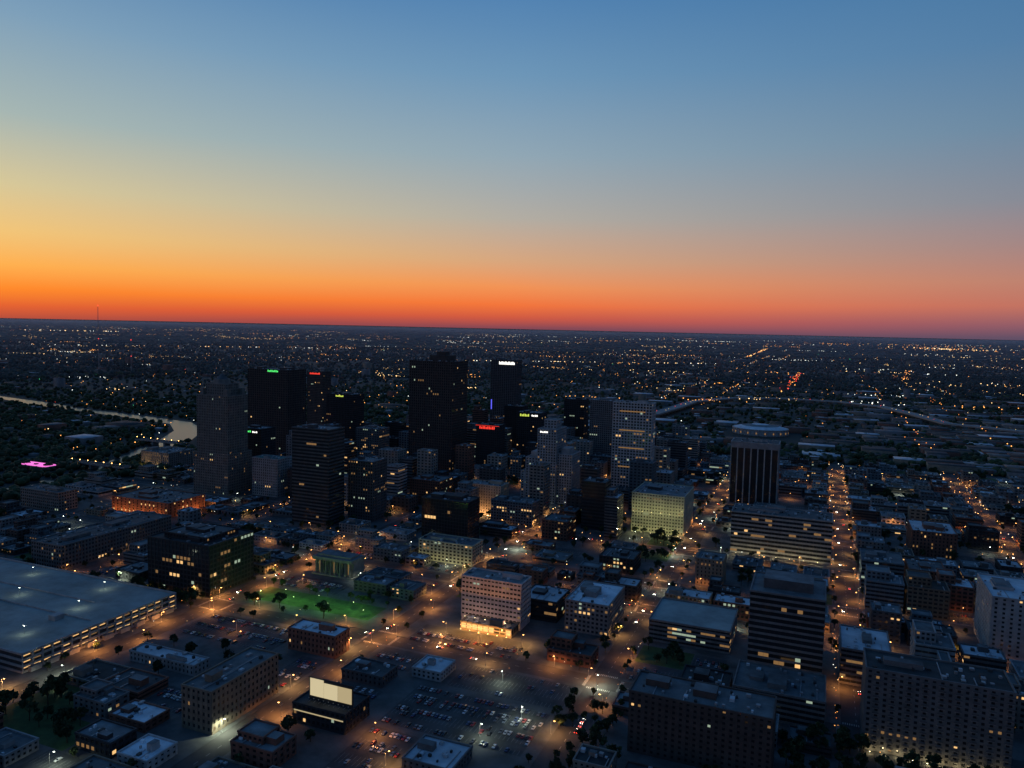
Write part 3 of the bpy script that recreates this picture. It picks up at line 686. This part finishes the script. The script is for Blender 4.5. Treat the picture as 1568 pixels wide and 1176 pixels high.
wob=mth('MULTIPLY',mth('SUBTRACT',nz.outputs['Fac'],.5),.012)
elev=mth('ADD',mth('MULTIPLY',mth('ARCSINE',sep.outputs['Z']),180/math.pi/40),wob)
SA=math.radians(112.3+40)
hx=mth('SQRT',mth('ADD',mth('MULTIPLY',sep.outputs['X'],sep.outputs['X']),mth('MULTIPLY',sep.outputs['Y'],sep.outputs['Y'])))
dot=mth('DIVIDE',mth('ADD',mth('MULTIPLY',sep.outputs['X'],math.cos(SA)),mth('MULTIPLY',sep.outputs['Y'],math.sin(SA))),mth('MAXIMUM',hx,.001))
az=mth('MULTIPLY',mth('ARCCOSINE',mth('MAXIMUM',mth('MINIMUM',dot,1.0),-1.0)),180/math.pi)
def ramp(st):
    r=N.new('ShaderNodeValToRGB'); e=r.color_ramp.elements
    while len(e)>1: e.remove(e[0])
    e[0].position=st[0][0]/40; e[0].color=lin(st[0][1])
    for p,c in st[1:]:
        x=e.new(p/40); x.color=lin(c)
    Lk.new(elev,r.inputs[0]); return r.outputs[0]
A=ramp([(0,(178,76,60)),(.7,(220,92,50)),(1.8,(249,134,44)),(3.3,(250,174,80)),(5.4,(238,195,120)),(8.2,(212,198,152)),(12.5,(164,181,178)),(18,(125,159,185)),(23,(88,134,178)),(40,(42,84,136))])
B=ramp([(0,(135,72,84)),(.7,(206,88,66)),(1.7,(242,116,60)),(3.1,(241,146,86)),(5.0,(214,165,126)),(8,(178,172,162)),(12.5,(144,166,180)),(18,(108,149,183)),(23,(80,129,177)),(40,(42,84,136))])
C=ramp([(0,(98,80,102)),(.8,(144,92,104)),(2.0,(194,114,98)),(3.6,(190,130,112)),(5.8,(164,134,132)),(8.6,(134,138,150)),(13,(106,136,162)),(18,(82,125,165)),(23,(66,116,162)),(40,(38,78,130))])
D=ramp([(0,(54,63,84)),(4,(62,74,98)),(10,(60,82,112)),(20,(50,79,116)),(40,(36,70,112))])
def mix(f,a,b):
    m=N.new('ShaderNodeMix'); m.data_type='RGBA'; Lk.new(f,m.inputs['Factor']); Lk.new(a,m.inputs['A']); Lk.new(b,m.inputs['B']); return m.outputs['Result']
def mr(v,a,b):
    n=N.new('ShaderNodeMapRange'); n.interpolation_type='LINEAR'; Lk.new(v,n.inputs['Value']); n.inputs['From Min'].default_value=a; n.inputs['From Max'].default_value=b; return n.outputs[0]
c=mix(mr(az,74,135),mix(mr(az,40,74),mix(mr(az,6,40),A,B),C),D)
sky=N.new('ShaderNodeTexSky'); sky.sky_type='NISHITA'; sky.sun_disc=False; sky.sun_elevation=math.radians(.5); sky.sun_rotation=math.pi/2-SA; sky.altitude=245
vm=N.new('ShaderNodeVectorMath'); vm.operation='SCALE'; Lk.new(sky.outputs[0],vm.inputs[0]); vm.inputs['Scale'].default_value=.004
va=N.new('ShaderNodeVectorMath'); va.operation='ADD'; Lk.new(c,va.inputs[0]); Lk.new(vm.outputs[0],va.inputs[1])
Lk.new(va.outputs[0],bg.inputs['Color']); bg.inputs['Strength'].default_value=1.0
sun=bpy.data.lights.new('sun','SUN'); sun.energy=.03; sun.angle=math.radians(15); sun.color=(1,.55,.35)
so=bpy.data.objects.new('sun',sun); COL.objects.link(so)
from mathutils import Vector, Matrix
so.rotation_euler=Vector((math.cos(SA),math.sin(SA),math.tan(math.radians(3)))).to_track_quat('Z','Y').to_euler()
# ------------------------------------------------------------------ camera
cam=bpy.data.cameras.new('camera'); cam.sensor_width=36; cam.lens=26.68; cam.clip_end=500000; cam.clip_start=1
co=bpy.data.objects.new('camera',cam); COL.objects.link(co)
mw=Matrix.Rotation(G,4,'Z')@Matrix.Rotation(math.pi/2-math.atan(86/1162),4,'X')@Matrix.Rotation(math.radians(1.24),4,'Z')
mw.translation=(0,0,245); co.matrix_world=mw; SC.camera=co
